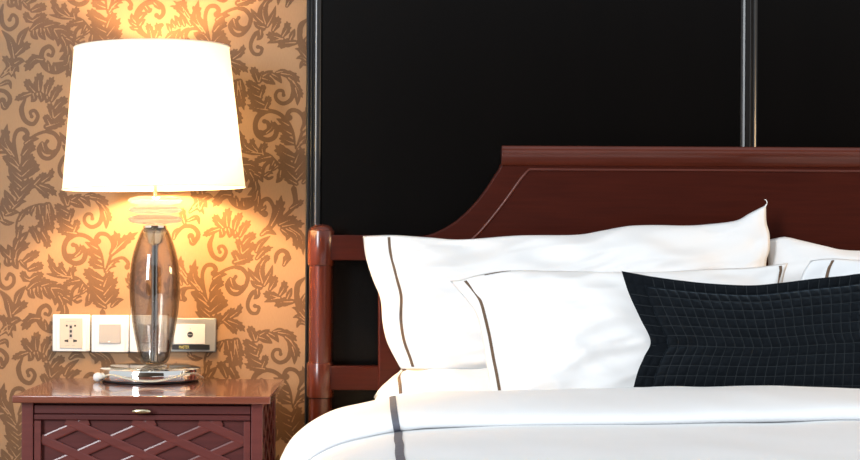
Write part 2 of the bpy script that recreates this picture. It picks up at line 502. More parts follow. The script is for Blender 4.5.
TR = {
 'L8': [('l', [(115,265),(135,215),(180,160)],42),('L',[(195,180),(240,145),(330,125)],46),('l',[(280,162),(330,148),(378,142)],34),
   ('L',[(340,178),(390,182),(455,225)],50),('l',[(412,238),(440,255),(460,290)],32),('L',[(100,330),(140,290),(195,265)],50),
   ('l',[(95,385),(120,372),(152,375)],40),('l',[(205,192),(208,218),(235,242)],36),('l',[(250,178),(255,212),(282,248)],38),
   ('l',[(292,178),(310,215),(330,250)],42),('l',[(335,192),(358,240),(355,288)],42),('l',[(382,232),(402,280),(362,322)],46),
   ('l',[(412,290),(412,335),(360,368)],46),('l',[(424,345),(405,400),(330,385)],52),('L',[(430,380),(425,430),(405,480)],34),
   ('b',[(410,415),(350,436),(290,420),(255,370),(262,310),(300,284),(326,308),(318,342),(296,335)],46,17),
   ('l',[(300,425),(295,390),(290,365)],30),('l',[(340,425),(335,400),(325,380)],34),
   ('L',[(255,365),(205,368),(150,440)],56),('l',[(85,350),(62,250),(5,180)],50),('s',[(70,470),(78,390),(92,330)],22),
   ('L',[(62,440),(55,385),(10,340)],46),('l',[(72,450),(98,408),(118,445)],30)],
 'L6': [('l',[(60,168),(20,130),(0,85)],42),('L',[(95,172),(110,120),(190,75)],50),('L',[(150,190),(200,155),(248,130)],48),
   ('L',[(185,240),(230,222),(272,215)],48),('L',[(190,300),(225,280),(275,268)],40),('L',[(178,305),(150,290),(135,245)],40),
   ('l',[(40,182),(45,205),(75,215)],36),('l',[(90,182),(95,212),(112,242)],40),('l',[(130,194),(152,220),(162,246)],32),
   ('l',[(95,110),(118,60),(175,18)],54),('l',[(60,160),(62,125),(45,85)],40),
   ('b',[(0,205),(-12,260),(0,330),(40,358),(80,330),(84,288),(58,268),(40,298)],30,18),
   # drooping tip of the round spray
   ('L',[(262,20),(288,70),(285,118)],48),('b',[(200,0),(212,40),(252,44)],22,20),
   # big mirrored scroll
   ('s',[(640,260),(620,150),(560,60),(490,28),(425,50),(392,110),(405,172),(460,204),(508,188),(524,140),(510,98)],20,30),
   ('s',[(470,26),(415,55),(392,115),(410,175)],34,26),
   ('b',[(398,150),(440,162),(474,140),(470,100),(448,90)],34,20),('l',[(465,158),(495,125),(490,80)],28),
   ('l',[(592,112),(550,88),(518,72)],32),('L',[(608,165),(570,142),(535,110)],50),('L',[(620,222),(580,205),(545,172)],50),
   ('L',[(625,310),(570,285),(512,235)],64),('L',[(625,372),(575,345),(540,300)],52),('L',[(635,440),(590,395),(550,335)],54),
   ('L',[(640,470),(600,445),(562,405)],44),
   ('b',[(648,235),(682,150),(690,80),(660,32),(615,22),(590,48),(602,68)],16,26),
   ('L',[(688,140),(720,80),(700,0)],58),('L',[(700,132),(770,62),(850,10)],56),
   ('b',[(650,232),(690,190),(750,170),(785,200),(780,226)],12,24),('l',[(672,218),(705,192),(740,196)],26),('l',[(655,245),(675,222),(718,222)],26),
   ('L',[(638,340),(660,290),(700,255)],48),('L',[(642,392),(690,330),(722,285)],48),('L',[(650,445),(690,400),(735,355)],48),('l',[(690,462),(720,432),(762,425)],36),
   ('L',[(392,280),(330,240),(295,140)],44),('L',[(402,270),(372,232),(382,188)],38),('L',[(440,290),(436,255),(470,225)],42),
   ('l',[(425,287),(330,276),(272,266)],28),('s',[(552,410),(520,340),(470,290),(400,282)],20,8),('L',[(482,308),(430,320),(375,345)],40),
   ('s',[(545,360),(500,332),(452,360),(440,410),(470,442),(502,430)],26,16),('l',[(505,338),(490,368),(474,392)],22),('l',[(525,368),(500,388),(480,400)],20),
   ('l',[(455,420),(480,405),(505,412)],22),('l',[(548,400),(542,440),(518,470)],40)],
 'L4': [('s',[(125,440),(140,330),(185,238),(270,195),(325,203),(362,250),(352,308),(306,356),(262,350),(238,308),(246,268)],12,26),
   ('s',[(270,193),(328,203),(364,252),(352,312)],26,24),
   ('b',[(362,300),(328,322),(292,308),(278,275),(290,252)],36,17),('l',[(260,268),(275,312),(310,335)],30),
   ('b',[(118,400),(95,320),(86,240),(106,188),(145,180),(168,205),(155,232)],16,27),
   ('L',[(82,340),(30,250),(45,140)],60),('l',[(62,312),(25,290),(-5,268)],30),('l',[(110,398),(70,352),(5,345)],30),
   ('L',[(120,432),(80,400),(30,372)],44),('l',[(122,462),(92,440),(65,430)],36),
   ('l',[(160,262),(190,242),(242,236)],36),('L',[(145,332),(175,298),(222,280)],54),('L',[(142,400),(170,368),(216,350)],58),('L',[(142,462),(190,420),(245,395)],70)],
 'L5': [('L',[(135,152),(180,112),(222,95)],56),('L',[(110,215),(150,172),(196,150)],40),('l',[(80,262),(120,227),(166,222)],36),('l',[(40,302),(80,288),(122,290)],36),
   ('l',[(8,340),(50,356),(92,352)],32),('l',[(125,92),(80,52),(50,0)],50),('l',[(125,132),(80,92),(38,65)],40),('L',[(110,192),(82,150),(60,108)],42),
   ('l',[(80,242),(50,200),(25,148)],46),('l',[(50,292),(25,250),(15,195)],46),('l',[(12,332),(-4,290),(-6,245)],28),
   ('s',[(188,148),(250,116),(305,85)],10,6),('L',[(215,115),(255,72),(288,42)],38),('L',[(262,100),(310,60),(322,12)],38),('L',[(225,130),(268,165),(300,212)],42),('L',[(250,125),(310,150),(350,194)],44),
   ('s',[(100,450),(104,345),(150,278),(220,247),(300,240)],12,16),('L',[(120,332),(145,292),(188,292)],36),('l',[(205,258),(190,288),(196,318)],26),
   ('L',[(240,255),(246,312),(215,332)],50),('L',[(285,252),(275,350),(205,382)],54),('L',[(300,247),(312,315),(348,340)],50),('L',[(292,280),(312,375),(325,425)],46),
   ('L',[(262,320),(272,400),(255,445)],48),('L',[(232,462),(212,412),(172,374)],48),('L',[(108,440),(120,392),(150,370)],36),('l',[(128,462),(150,432),(178,405)],36),
   ('L',[(408,240),(390,192),(365,152)],46),('L',[(412,290),(372,268),(330,240)],44),('L',[(420,340),(380,322),(342,285)],44),('L',[(440,385),(392,360),(345,318)],46),('L',[(462,418),(400,408),(338,385)],46),
   ('L',[(425,330),(436,292),(452,260)],36),('L',[(455,402),(468,370),(476,328)],40),('l',[(420,240),(430,202),(446,178)],36),('l',[(445,208),(478,190),(502,176)],32),
   ('l',[(440,226),(480,240),(518,264)],42),('l',[(500,202),(530,220),(556,258)],36),('L',[(558,196),(620,210),(670,252)],46),('l',[(530,188),(570,182),(605,190)],28),
   ('l',[(600,226),(625,250),(616,300)],36),('L',[(628,248),(660,300),(684,350)],38),('l',[(640,290),(652,340),(650,396)],36),
   ('b',[(612,262),(624,310),(608,358),(565,380),(528,362),(516,330),(532,302),(560,302),(566,328)],28,17)],
 'R1': [('L',[(375,215),(372,160),(392,105)],50),('L',[(420,235),(432,190),(470,132)],44),('L',[(455,275),(480,225),(522,185)],46),('L',[(478,325),(505,295),(556,265)],48),
   ('L',[(475,385),(510,355),(556,330)],50),('L',[(425,440),(490,420),(545,398)],56),('L',[(345,225),(315,190),(292,145)],46),('L',[(320,240),(275,255),(220,282)],38),
   ('l',[(340,246),(345,270),(325,292)],36),('l',[(385,242),(392,268),(385,294)],38),('l',[(425,262),(425,280),(415,298)],30),('L',[(462,378),(452,330),(425,298)],42),('L',[(440,425),(425,395),(408,368)],40),
   ('b',[(292,270),(268,335),(288,402),(338,426),(368,382),(350,345),(322,352),(330,380)],34,17),
   ('b',[(598,245),(648,190),(660,112),(628,55),(588,72),(580,128),(606,146)],16,28),('l',[(590,120),(605,110),(612,85)],22),
   ('L',[(648,212),(690,132),(708,28)],62),('s',[(640,228),(740,150),(792,80),(782,-20)],12,34),('L',[(768,110),(810,84),(850,60)],36),('L',[(702,208),(760,182),(808,160)],44),
   ('L',[(720,222),(790,210),(855,205)],52),('L',[(742,240),(800,280),(802,372)],60),('l',[(715,246),(748,275),(735,312)],38),('L',[(762,235),(830,290),(842,405)],46),
   ('l',[(590,270),(625,248),(682,276)],38),('l',[(555,370),(580,325),(645,278)],36),('L',[(560,415),(600,370),(662,348)],40),('L',[(585,455),(600,432),(642,400)],36),
   ('b',[(668,450),(680,392),(715,370),(745,392),(735,418)],24,26),('L',[(725,455),(738,430),(768,400)],34),
   ('l',[(168,102),(212,70),(250,110)],30),('l',[(160,124),(205,102),(236,155)],28),('l',[(140,185),(190,168),(206,218)],28),('L',[(112,195),(100,150),(106,105)],40),('l',[(150,130),(182,90),(192,30)],30),
   ('b',[(58,285),(100,228),(160,224),(196,262),(188,300),(160,306),(152,284)],18,30),('l',[(48,292),(58,255),(78,228)],30),('l',[(150,300),(165,325),(200,300)],30)],
 'R2': [('l',[(570,158),(530,120),(498,72)],34),('l',[(590,165),(575,90),(615,0)],56),('l',[(605,178),(640,110),(655,55)],36),('L',[(640,205),(662,165),(672,118)],42),('L',[(700,240),(725,195),(722,150)],42),
   ('l',[(745,262),(760,230),(772,198)],32),('l',[(580,190),(545,180),(515,152)],36),('L',[(690,262),(640,245),(590,235)],46),('L',[(770,285),(710,290),(660,315)],50),('l',[(690,262),(640,275),(598,290)],32),
   ('b',[(588,205),(530,232),(500,300),(518,350),(556,356),(570,322),(545,312)],26,18),('l',[(560,215),(558,250),(535,272)],34),
   ('s',[(850,140),(806,190),(808,300),(850,380)],34,30),('l',[(850,250),(835,290),(856,340)],30),('l',[(845,380),(800,330),(765,322)],30),('l',[(850,400),(810,375),(775,385)],30),('l',[(855,420),(820,410),(800,450)],30),
   ('L',[(118,150),(86,80),(92,0)],50),('l',[(200,212),(140,150),(78,112)],32),('b',[(235,250),(180,205),(125,205),(102,245),(112,270)],10,24),('l',[(240,292),(195,262),(148,232)],40)],
 'Q': [('s',[(40,125),(30,95),(45,65),(38,35),(50,10)],3,2),('L',[(32,100),(18,92),(8,78)],9),('L',[(36,88),(52,84),(64,72)],9),('L',[(42,70),(26,60),(16,46)],9),
   ('L',[(44,62),(60,56),(70,42)],9),('L',[(40,45),(24,34),(18,20)],8),('L',[(40,38),(56,30),(66,16)],8),('L',[(46,18),(36,8),(34,-6)],8),
   ('b',[(38,115),(58,112),(70,100),(64,90),(56,96)],3,4),('b',[(34,112),(16,118),(4,108),(10,98),(17,104)],3,4)],
 'T': [('b',[(420,330),(335,250),(318,130),(372,45),(450,15),(525,45),(545,108),(512,152),(486,132)],64,30),('l',[(395,60),(420,90),(450,70)],46),('l',[(470,30),(500,60),(515,85)],40),
   ('l',[(345,150),(375,120),(410,120)],46),('l',[(345,210),(365,180),(395,165)],40),
   ('l',[(300,185),(275,150),(270,108)],38),('l',[(302,215),(265,190),(238,158)],36),('l',[(312,245),(280,242),(248,228)],34),('L',[(442,322),(430,260),(400,190)],56),('L',[(482,312),(500,250),(480,188)],54),
   ('b',[(530,312),(502,262),(510,215),(530,215)],22,26),('l',[(602,255),(590,222),(562,200)],40),('l',[(640,225),(620,185),(618,155)],42),('l',[(682,212),(662,165),(638,128)],46),('l',[(722,208),(705,160),(692,108)],46),
   ('l',[(775,205),(755,165),(762,130)],42),('l',[(580,325),(620,292),(652,262)],52),('l',[(650,335),(660,292),(692,242)],54),('l',[(722,335),(722,285),(765,232)],54),('L',[(760,162),(655,65),(588,50)],46),('L',[(765,140),(705,60),(622,0)],46)],
}
for fr, lst in TR.items():
    for it in lst:
        stroke(fr, *it)
# lay the repeat out half-drop over the papered wall and turn the printed area into flat mesh
GX0, GY0, GX1, GY1 = -330, -552, 308, 598
GP = np.zeros(((GY1 - GY0) * RES, (GX1 - GX0) * RES), dtype=bool)
GN = np.zeros_like(GP)
for i in range(-5, 5):
    for j in range(-8, 8):
        sx = int(round((i * V1[0] + j * V2[0] + MX0 - GX0) * RES))
        sy = int(round((i * V1[1] + j * V2[1] + MY0 - GY0) * RES))
        xa, xb = max(0, sx), min(GP.shape[1], sx + POS.shape[1])
        ya, yb = max(0, sy), min(GP.shape[0], sy + POS.shape[0])
        if xb <= xa or yb <= ya:
            continue
        sl, ms = np.s_[ya:yb, xa:xb], np.s_[ya - sy:yb - sy, xa - sx:xb - sx]
        GP[sl] |= POS[ms]
        GN[sl] |= NEG[ms]
DS = 3
FLD = (GP & ~GN).astype(np.float32)
hh_, ww_ = FLD.shape[0] // DS, FLD.shape[1] // DS
FLD = FLD[:hh_ * DS, :ww_ * DS].reshape(hh_, DS, ww_, DS).mean(axis=(1, 3))
INS = FLD > 0.5
code = INS[:-1, :-1] * 1 + INS[:-1, 1:] * 2 + INS[1:, 1:] * 4 + INS[1:, :-1] * 8
STEP = DS / RES
xr = XT0 + 0.001
pv, pf = [], []


def put(poly):
    q_ = [W(GX0 + (x + 0.5) * STEP, GY0 + (y + 0.5) * STEP, WALLD) for x, y in poly]
    if min(p.x for p in q_) > xr:
        return
    n_ = len(pv)
    pv.extend((min(xr, p.x), -0.0004, max(0.0905, p.z)) for p in q_)
    pf.append(tuple(range(n_, n_ + len(q_))))


for r_ in range(code.shape[0]):
    row = code[r_]
    full = np.flatnonzero(np.diff(np.concatenate(([0], (row == 15).astype(np.int8), [0]))))
    for a_, b_ in zip(full[::2], full[1::2]):
        put([(a_, r_), (a_, r_ + 1), (b_, r_ + 1), (b_, r_)])
    for c_ in np.flatnonzero((row > 0) & (row < 15)):
        cs = [(c_, r_), (c_ + 1, r_), (c_ + 1, r_ + 1), (c_, r_ + 1)]
        va = [FLD[y, x] for x, y in cs]
        poly = []
        for k in range(4):
            k2 = (k + 1) % 4
            if va[k] > 0.5:
                poly.append(cs[k])
            if (va[k] > 0.5) != (va[k2] > 0.5):
                t = (0.5 - va[k]) / (va[k2] - va[k])
                poly.append((cs[k][0] + (cs[k2][0] - cs[k][0]) * t, cs[k][1] + (cs[k2][1] - cs[k][1]) * t))
        put(list(reversed(poly)))
pat = obj('leaf_scroll_print', pv, pf, M['print'], wall)
pat['kind'] = 'stuff'
pat['label'] = 'darker brown curling leaf scrolls printed on the wallpaper'

# ------------------------------------------------------------------ bed
BX = 0.80
bed = empty('bed', (BX, -1.05, 0), 'mahogany king bed with scroll-shouldered headboard against black panelling', 'bed')
HD = 3.775
HY0, HY1 = HD - WALLD, HD - WALLD + 0.045


def H(px, py):
    p = W(px, py, HD)
    return (p.x, p.z)


sh = [(425, 236), (433, 233.5), (444, 228.5), (456, 221), (468, 210.5), (478, 199.5), (487, 187.5), (494, 176.5), (499, 169), (502, 162), (502, 147.5)]
left = [(378, 560), (378, 236)] + sh
pl = [H(*p) for p in left]
poly = pl + [(2 * BX - x, z) for x, z in reversed(pl)]
v, f = prism(list(reversed(poly)), HY0, HY1)
MB().add(v, f).build('headboard_panel', M['wood'], bed, bevel=0.004)
ztop = H(502, 146)[1]
# crest moulding
x0 = H(501.5, 150)[0]
cp = [(0.012, 0.0), (-0.020, 0.0), (-0.025, -0.003), (-0.0265, -0.008), (-0.024, -0.016), (-0.017, -0.026), (-0.010, -0.034), (-0.005, -0.041), (-0.001, -0.044), (0.012, -0.044)]
v, n = [], len(cp)
for xx in (x0, 2 * BX - x0):
    v += [(xx, HY0 + a, ztop + c) for a, c in cp]
f = [tuple(range(n)), tuple(reversed(range(n, 2 * n)))] + [((i + 1) % n, i, i + n, (i + 1) % n + n) for i in range(n)]
obj('crest_moulding', v, f, M['wood_gloss'], bed, smooth=True, angle=50)
# bead line on the face
ib = [(452, 260), (466, 245), (480, 232), (495, 214), (508, 197), (520, 180), (529, 169.3)]
bp = [W(x, y, HD) for x, y in ib]
bz = bp[-1].z
bp = catmull(bp, 24) + [Vector((BX, HY0, bz))]
pts = [Vector((p.x, HY0 - 0.0005, p.z)) for p in bp]
pts = pts + [Vector((2 * BX - p.x, p.y, p.z)) for p in reversed(pts[:-1])]
v, f = tube(pts, 0.0034, 8, up=Vector((0, 1, 0)))
obj('bead_moulding', v, f, M['wood_gloss'], bed, smooth=True)
PD = 3.80
for sgn in (0, 1):
    cx = X(321.2, PD)
    cx = cx if sgn == 0 else 2 * BX - cx
    cy = PD - WALLD
    q = PD / FOC
    zz = lambda py: Z(py - 0.4, PD)
    v, f = lathe([(11.6 * q, 0.0), (11.6 * q, zz(398.5))], (cx, cy), 40)
    MB().add(v, f).build('post', M['wood_v'], bed, True, 40)
    v, f = lathe([(11.6 * q, zz(398.4)), (13.4 * q, zz(397.6)), (13.6 * q, zz(396)), (13.6 * q, zz(365)), (13.2 * q, zz(363.4)), (11.8 * q, zz(362.8))], (cx, cy), 40)
    pst = MB().add(v, f).build('post_collar', M['wood_v'], bed, True, 40)
    v, f = lathe([(11.8 * q, zz(362.8)), (11.8 * q, zz(266))], (cx, cy), 40)
    MB().add(v, f).build('post_shaft', M['wood_v'], bed, True, 40)
    v, f = lathe([(11.8 * q, zz(266.2)), (12.9 * q, zz(265.8)), (13.4 * q, zz(264.5)), (13.4 * q, zz(232.5)), (13.0 * q, zz(231.4)), (12.2 * q, zz(231.0)), (11.2 * q, zz(228.8)),
                  (8.8 * q, zz(226.6)), (5.2 * q, zz(225.3)), (1.6 * q, zz(224.9))], (cx, cy), 40)
    MB().add(v, f).build('post_cap', M['wood_v'], bed, True, 35)
    for nm, ya, yb in (('upper_rail', 235.6, 261.0), ('lower_rail', 367.0, 391.0)):
        xa, xb = X(331, PD), H(380, 240)[0]
        if sgn:
            xa, xb = 2 * BX - xb, 2 * BX - xa
        rbox(nm, xa, xb, HY0 + 0.004, HY1 - 0.004, Z(yb - 0.4, HD), Z(ya - 0.4, HD), M['wood'], bed, 0.002)
for sx in (-1, 1):
    xo = BX + sx * 0.945
    rbox('side_rail', min(xo, xo - sx * 0.035), max(xo, xo - sx * 0.035), -2.16, HY0 - 0.002, 0.14, 0.31, M['wood'], bed, 0.004)
rbox('base_deck', BX - 0.905, BX + 0.905, -2.15, HY0 - 0.004, 0.10, 0.30, M['plaster'], bed, 0.004)
for sx in (-1, 1):
    rbox('leg', BX + sx * 0.86 - 0.035, BX + sx * 0.86 + 0.035, -2.14, -2.07, 0.0, 0.10, M['wood_v'], bed, 0.004)

mt = MB().box(BX - 0.90, BX + 0.90, -2.14, HY0 - 0.006, 0.301, 0.545).build('mattress', M['linen'], None, bevel=0.04, seg=4)
tag(mt, 'thick white mattress hidden under the duvet on the mahogany bed', 'mattress')

# ------------------------------------------------------------------ duvet
duv = empty('duvet', (BX, -1.2, 0.3), 'white duvet with slate stripe, turned back over the bed below the pillows', 'duvet')
lowp = [(-0.226, 0.08), (-0.226, 0.20), (-0.224, 0.36), (-0.214, 0.46), (-0.169, 0.502), (-0.117, 0.534), (-0.051, 0.5545), (0.05, 0.5695), (0.3, 0.579), (0.80, 0.584)]
foldp = [(-0.236, 0.10), (-0.237, 0.25), (-0.236, 0.40), (-0.218, 0.495), (-0.183, 0.545), (-0.124, 0.581), (-0.050, 0.601), (0.01, 0.611), (0.1, 0.619), (0.4, 0.626), (0.80, 0.633)]


def mirrored(p):
    return p + [(2 * BX - x, z) for x, z in reversed(p[:-1])]


def path3(p, n):
    return catmull([(x, 0, z) for x, z in mirrored(p)], n)


NL = 260
LP = path3(lowp, NL)
FP = path3(foldp, NL)


def nrm(path, i):
    t = path[min(len(path) - 1, i + 1)] - path[max(0, i - 1)]
    return Vector((-t.z, 0, t.x)).normalized()


def low_pt(i, y, off=0.0):
    p = LP[i].copy()
    w = noise.noise(Vector((p.x * 2.2, y * 2.6, 3.1))) * 0.010 + noise.noise(Vector((p.x * 7 + y * 3, y * 5, 1.7))) * 0.004
    w += 0.016 * math.exp(-((y + 1.02) / 0.16) ** 2) * 0
    q = p + nrm(LP, i) * (w + off)
    return Vector((q.x, y, q.z))


ys = [-0.58 - 1.66 * k / 70 for k in range(71)]
v, f = [], []
for y in ys:
    v += [low_pt(i, y) for i in range(NL)]
# foot drop
for k, (dy, z) in enumerate(((-2.29, 0.52), (-2.31, 0.40), (-2.32, 0.12))):
    for i in range(NL):
        p = low_pt(i, -2.24)
        v.append(Vector((p.x, dy + 0.01 * math.sin(p.x * 9), min(p.z, z) if z < p.z else p.z)))
for a in range(len(ys) + 2):
    for i in range(NL - 1):
        f.append((a * NL + i, (a + 1) * NL + i, (a + 1) * NL + i + 1, a * NL + i + 1))
MB().add(v, f).build('duvet_body', M['duvet'], duv, True)

# fold: flattened roll swept along the drape
YB, YF = 3.345 - WALLD, 3.03 - WALLD
NS = 28


def fold_pt(i, k, off=0.0):
    a = 2 * math.pi * k / NS
    ca, sa = math.cos(a), math.sin(a)
    cy, hy, ht = (YB + YF) / 2, (YB - YF) / 2, 0.0235
    ex = lambda c, p: math.copysign(abs(c) ** p, c)
    p = FP[i]
    x = p.x
    yy = cy + (hy + off) * ex(ca, 0.75)
    front = (1 - ex(ca, 1.0)) / 2
    h = (ht + off) * ex(sa, 0.85)
    n = nrm(FP, i)
    # wrinkles on the fold
    h += (noise.noise(Vector((x * 4.2 + 2 * p.z, yy * 6, 9.3))) * 0.007 + noise.noise(Vector((x * 13 + yy * 9, yy * 10, 4.4))) * 0.0025) * (1 if sa > 0 else 0.3)
    yy += noise.noise(Vector((x * 3.1, p.z * 3, 5.5))) * 0.014 * (0.4 + front)
    q = p + n * (h - ht - front * 0.012)
    return Vector((q.x, yy, q.z))


v, f = [], []
for i in range(NL):
    v += [fold_pt(i, k) for k in range(NS)]
for i in range(NL - 1):
    for k in range(NS):
        k2 = (k + 1) % NS
        f.append((i * NS + k, (i + 1) * NS + k, (i + 1) * NS + k2, i * NS + k2))
f.append(tuple(range(NS)))
f.append(tuple(reversed([(NL - 1) * NS + k for k in range(NS)])))
fo = MB().add(v, f).build('turned_back_fold', M['duvet'], duv, True)


def interp_path(fn, path, x, arg, off):
    for i in range(len(path) - 1):
        if path[i].x <= x <= path[i + 1].x and path[i].z > 0.45:
            t = (x - path[i].x) / max(1e-9, path[i + 1].x - path[i].x)
            return fn(i, arg, off).lerp(fn(i + 1, arg, off), t)
    return fn(0, arg, off)


# stripes
for mir in (0, 1):
    v, f = [], []
    ks = list(range(0, 17))
    for j, k in enumerate(ks):
        t = j / (len(ks) - 1)
        xa = -0.012 + 0.006 * t
        for u in range(4):
            x = xa + 0.0125 * u / 3
            x = 2 * BX - x if mir else x
            v.append(interp_path(fold_pt, FP, x, k, 0.0012))
    for j in range(len(ks) - 1):
        for u in range(3):
            f.append((j * 4 + u, j * 4 + u + 1, (j + 1) * 4 + u + 1, (j + 1) * 4 + u))
    MB().add(v, f).build('stripe', M['stripe_d'], fo, True)
    v, f = [], []
    m = 50
    for j in range(m):
        y = -0.80 - 1.44 * j / (m - 1)
        xa = -0.001 + 0.004 * min(1, j / 14) + 0.0008 * math.sin(j * 0.9)
        for u in range(4):
            x = xa + 0.0145 * u / 3
            x = 2 * BX - x if mir else x
            v.append(interp_path(low_pt, LP, x, y, 0.0014))
    for j in range(m - 1):
        for u in range(3):
            f.append((j * 4 + u, j * 4 + u + 1, (j + 1) * 4 + u + 1, (j + 1) * 4 + u))
    MB().add(v, f).build('stripe', M['stripe_d'], duv, True)


# ------------------------------------------------------------------ pillows
def bound(pts, n):
    return [(p.x, p.y) for p in catmull([(x, y, 0) for x, y in pts], n)]


class Pillow:
    """cushion surface spanned between four seams traced at their own distance; u to the right, v upwards"""

    def __init__(self, bottom, right, top, left, db, dt, T, TB, fl=(0.05, 0.05, 0.05, 0.05), seed=0, wr=0.006, horizontal=False, puff=0.55):
        self.N = 401
        self.B, self.T_, self.L, self.R = (bound(p, self.N) for p in (bottom, top, left, right))
        self.db, self.dt, self.T, self.TB, self.fl, self.seed, self.wr, self.hz, self.puff = db, dt, T, TB, fl, seed, wr, horizontal, puff

    def at(self, A, t):
        q = min(1, max(0, t)) * (self.N - 1)
        i = min(self.N - 2, int(q))
        s = q - i
        return (A[i][0] * (1 - s) + A[i + 1][0] * s, A[i][1] * (1 - s) + A[i + 1][1] * s)

    def base(self, u, v):
        b, t, l, r = self.at(self.B, u), self.at(self.T_, u), self.at(self.L, v), self.at(self.R, v)
        c00, c10, c01, c11 = self.B[0], self.B[-1], self.T_[0], self.T_[-1]
        P = [(1 - v) * b[k] + v * t[k] + (1 - u) * l[k] + u * r[k]
             - ((1 - u) * (1 - v) * c00[k] + u * (1 - v) * c10[k] + (1 - u) * v * c01[k] + u * v * c11[k]) for k in (0, 1)]
        if self.hz:
            return Vector((P[0], P[1], self.db - 0.040 * math.exp(-u / 0.030) + 0.014 * math.exp(-((u - 0.075) / 0.03) ** 2) - 0.042 * math.exp(-v / 0.05)))
        return W(P[0], P[1], self.db + (self.dt - self.db) * v)

    def height(self, u, v):
        a, r, t, l = self.fl   # flange fractions: bottom, right, top, left
        uu = (u - l) / max(1e-6, 1 - l - r)
        vv = (v - a) / max(1e-6, 1 - a - t)
        if uu <= 0 or uu >= 1 or vv <= 0 or vv >= 1:
            return 0.0
        g = lambda q: max(0.0, 1 - abs(2 * q - 1) ** 2.6)
        return (g(uu) * g(vv)) ** self.puff

    def pt(self, u, v, side=1, off=0.0):
        h = self.height(u, v)
        e = min(u, 1 - u, v, 1 - v)
        rim = 0.002 * min(1.0, e * 60)
        p = self.base(u, v)
        th = (self.T if side > 0 else self.TB) * h + rim + off
        n1 = noise.noise(Vector((u * 3.4 + self.seed, v * 2.6, self.seed * 1.7)))
        n2 = noise.noise(Vector((u * 9 + v * 5 + self.seed, v * 5 - u * 3, 2.2 + self.seed)))
        n3 = abs(noise.noise(Vector((u * 6 - v * 8, self.seed + v * 3.0 + u * 3, 7.7))))
        w = self.wr * (n1 * 1.3 + n2 * 0.6 - n3 * 0.9) * min(1, h * 3)
        if h == 0:
            w = 0.35 * self.wr * noise.noise(Vector((u * 12, v * 12, self.seed + 3))) * min(1, e * 40)
            return p + (Vector((0, 0, side * (rim + off))) if self.hz else Vector((0, -side * (rim + off), 0))) + \
                (Vector((0, 0, w)) if self.hz else Vector((0, w, 0)))
        th += w * (1 if side > 0 else 0.3)
        if self.hz:
            return p + Vector((0, 0, side * th))
        return p + Vector((0, -side * th * 0.97, side * th * 0.22))

    def build(self, name, mat, parent, nu=90, nv=60, cus=None):
        v, f = [], []
        idx = {}
        fn = cus or self.pt
        us = [i / nu for i in range(nu + 1)]
        vs_ = [j / nv for j in range(nv + 1)]
        for side in (1, -1):
            for j, q in enumerate(vs_):
                for i, u in enumerate(us):
                    edge = i in (0, nu) or j in (0, nv)
                    if edge and side == -1:
                        idx[(side, i, j)] = idx[(1, i, j)]
                        continue
                    idx[(side, i, j)] = len(v)
                    v.append(fn(u, q, side) if not edge else self.base(u, q))
        for side in (1, -1):
            for j in range(nv):
                for i in range(nu):
                    a, b, c, d = idx[(side, i, j)], idx[(side, i + 1, j)], idx[(side, i + 1, j + 1)], idx[(side, i, j + 1)]
                    f.append((a, b, c, d) if side == 1 else (d, c, b, a))
        return MB().add(v, f).build(name, mat, parent, True)

    def stripe(self, name, curve, w, mat, parent, n=60, off=0.0012, wu=True):
        """curve: list of (u, v); w in metres across"""
        c = catmull([(a, b, 0) for a, b in curve], n)
        v, f = [], []
        for i, p in enumerate(c):
            o = self.pt(p.x, p.y)
            e = self.pt(p.x + 0.004, p.y) if wu else self.pt(p.x, p.y + 0.004)
            k = 0.004 * w / max(1e-5, (e - o).length) / 2
            for s in (-1, 0, 1):
                v.append(self.pt(p.x + s * k, p.y, 1, off) if wu else self.pt(p.x, p.y + s * k, 1, off))
        for i in range(n - 1):
            f += [(3 * i, 3 * i + 1, 3 * i + 4, 3 * i + 3), (3 * i + 1, 3 * i + 2, 3 * i + 5, 3 * i + 4)]
        return MB().add(v, f).build(name, mat, parent, True)


G_SH = 'white striped pillows on the bed'


def center(p):
    q = p.base(0.5, 0.0)
    return (q.x, q.y, q.z)


# lower pillow lying flat
D = Pillow([(-0.040, -0.380), (0.3, -0.378), (0.70, -0.375)], [(0.70, -0.375), (0.71, -0.25), (0.70, -0.118)], [(-0.035, -0.118), (0.3, -0.112), (0.70, -0.118)],
           [(-0.040, -0.380), (-0.046, -0.34), (-0.036, -0.28), (-0.044, -0.2), (-0.035, -0.118)], 0.606, 0.6, 0.040, 0.034, (0.02, 0.06, 0.02, 0.070), 2.3, 0.010, True, 0.42)
e = empty('lying_pillow', (0.33, -0.31, 0.546), 'white striped pillow lying flat beneath the upright pillow nearest the lamp', 'pillow', G_SH)
D.build('pillow_body', M['linen'], e)
D.stripe('stripe', [(0.073, 0.02), (0.076, 0.3), (0.082, 0.6), (0.085, 0.98)], 0.007, M['stripe'], e)

A = Pillow([(401, 369), (560, 370), (770, 370)], [(770, 370), (768, 330), (766, 268), (769.5, 250), (769.5, 234), (766.5, 222), (766, 205)],
           [(363, 236), (392, 235), (430, 237.5), (462, 239.5), (518, 235.5), (575, 234.8), (600, 231), (628, 226), (655, 225), (686, 225.5), (710, 224), (736, 220.5), (750, 213), (766, 205)],
           [(401, 369), (397, 362), (387, 342), (382.5, 322), (380.5, 299), (372.5, 279), (365.5, 256), (363, 236)], 3.575, 3.70, 0.072, 0.045, (0.01, 0.012, 0.004, 0.070), 5.1, 0.022)
e = empty('upright_pillow', center(A), 'large white pillow with brown stripe leaning on the headboard beside the lamp', 'pillow', G_SH)
A.build('pillow_body', M['linen'], e, 110, 70)
A.stripe('stripe', [(0.036, 0.02), (0.042, 0.11), (0.046, 0.24), (0.050, 0.46), (0.061, 0.68), (0.063, 0.985)], 0.0062, M['stripe'], e)
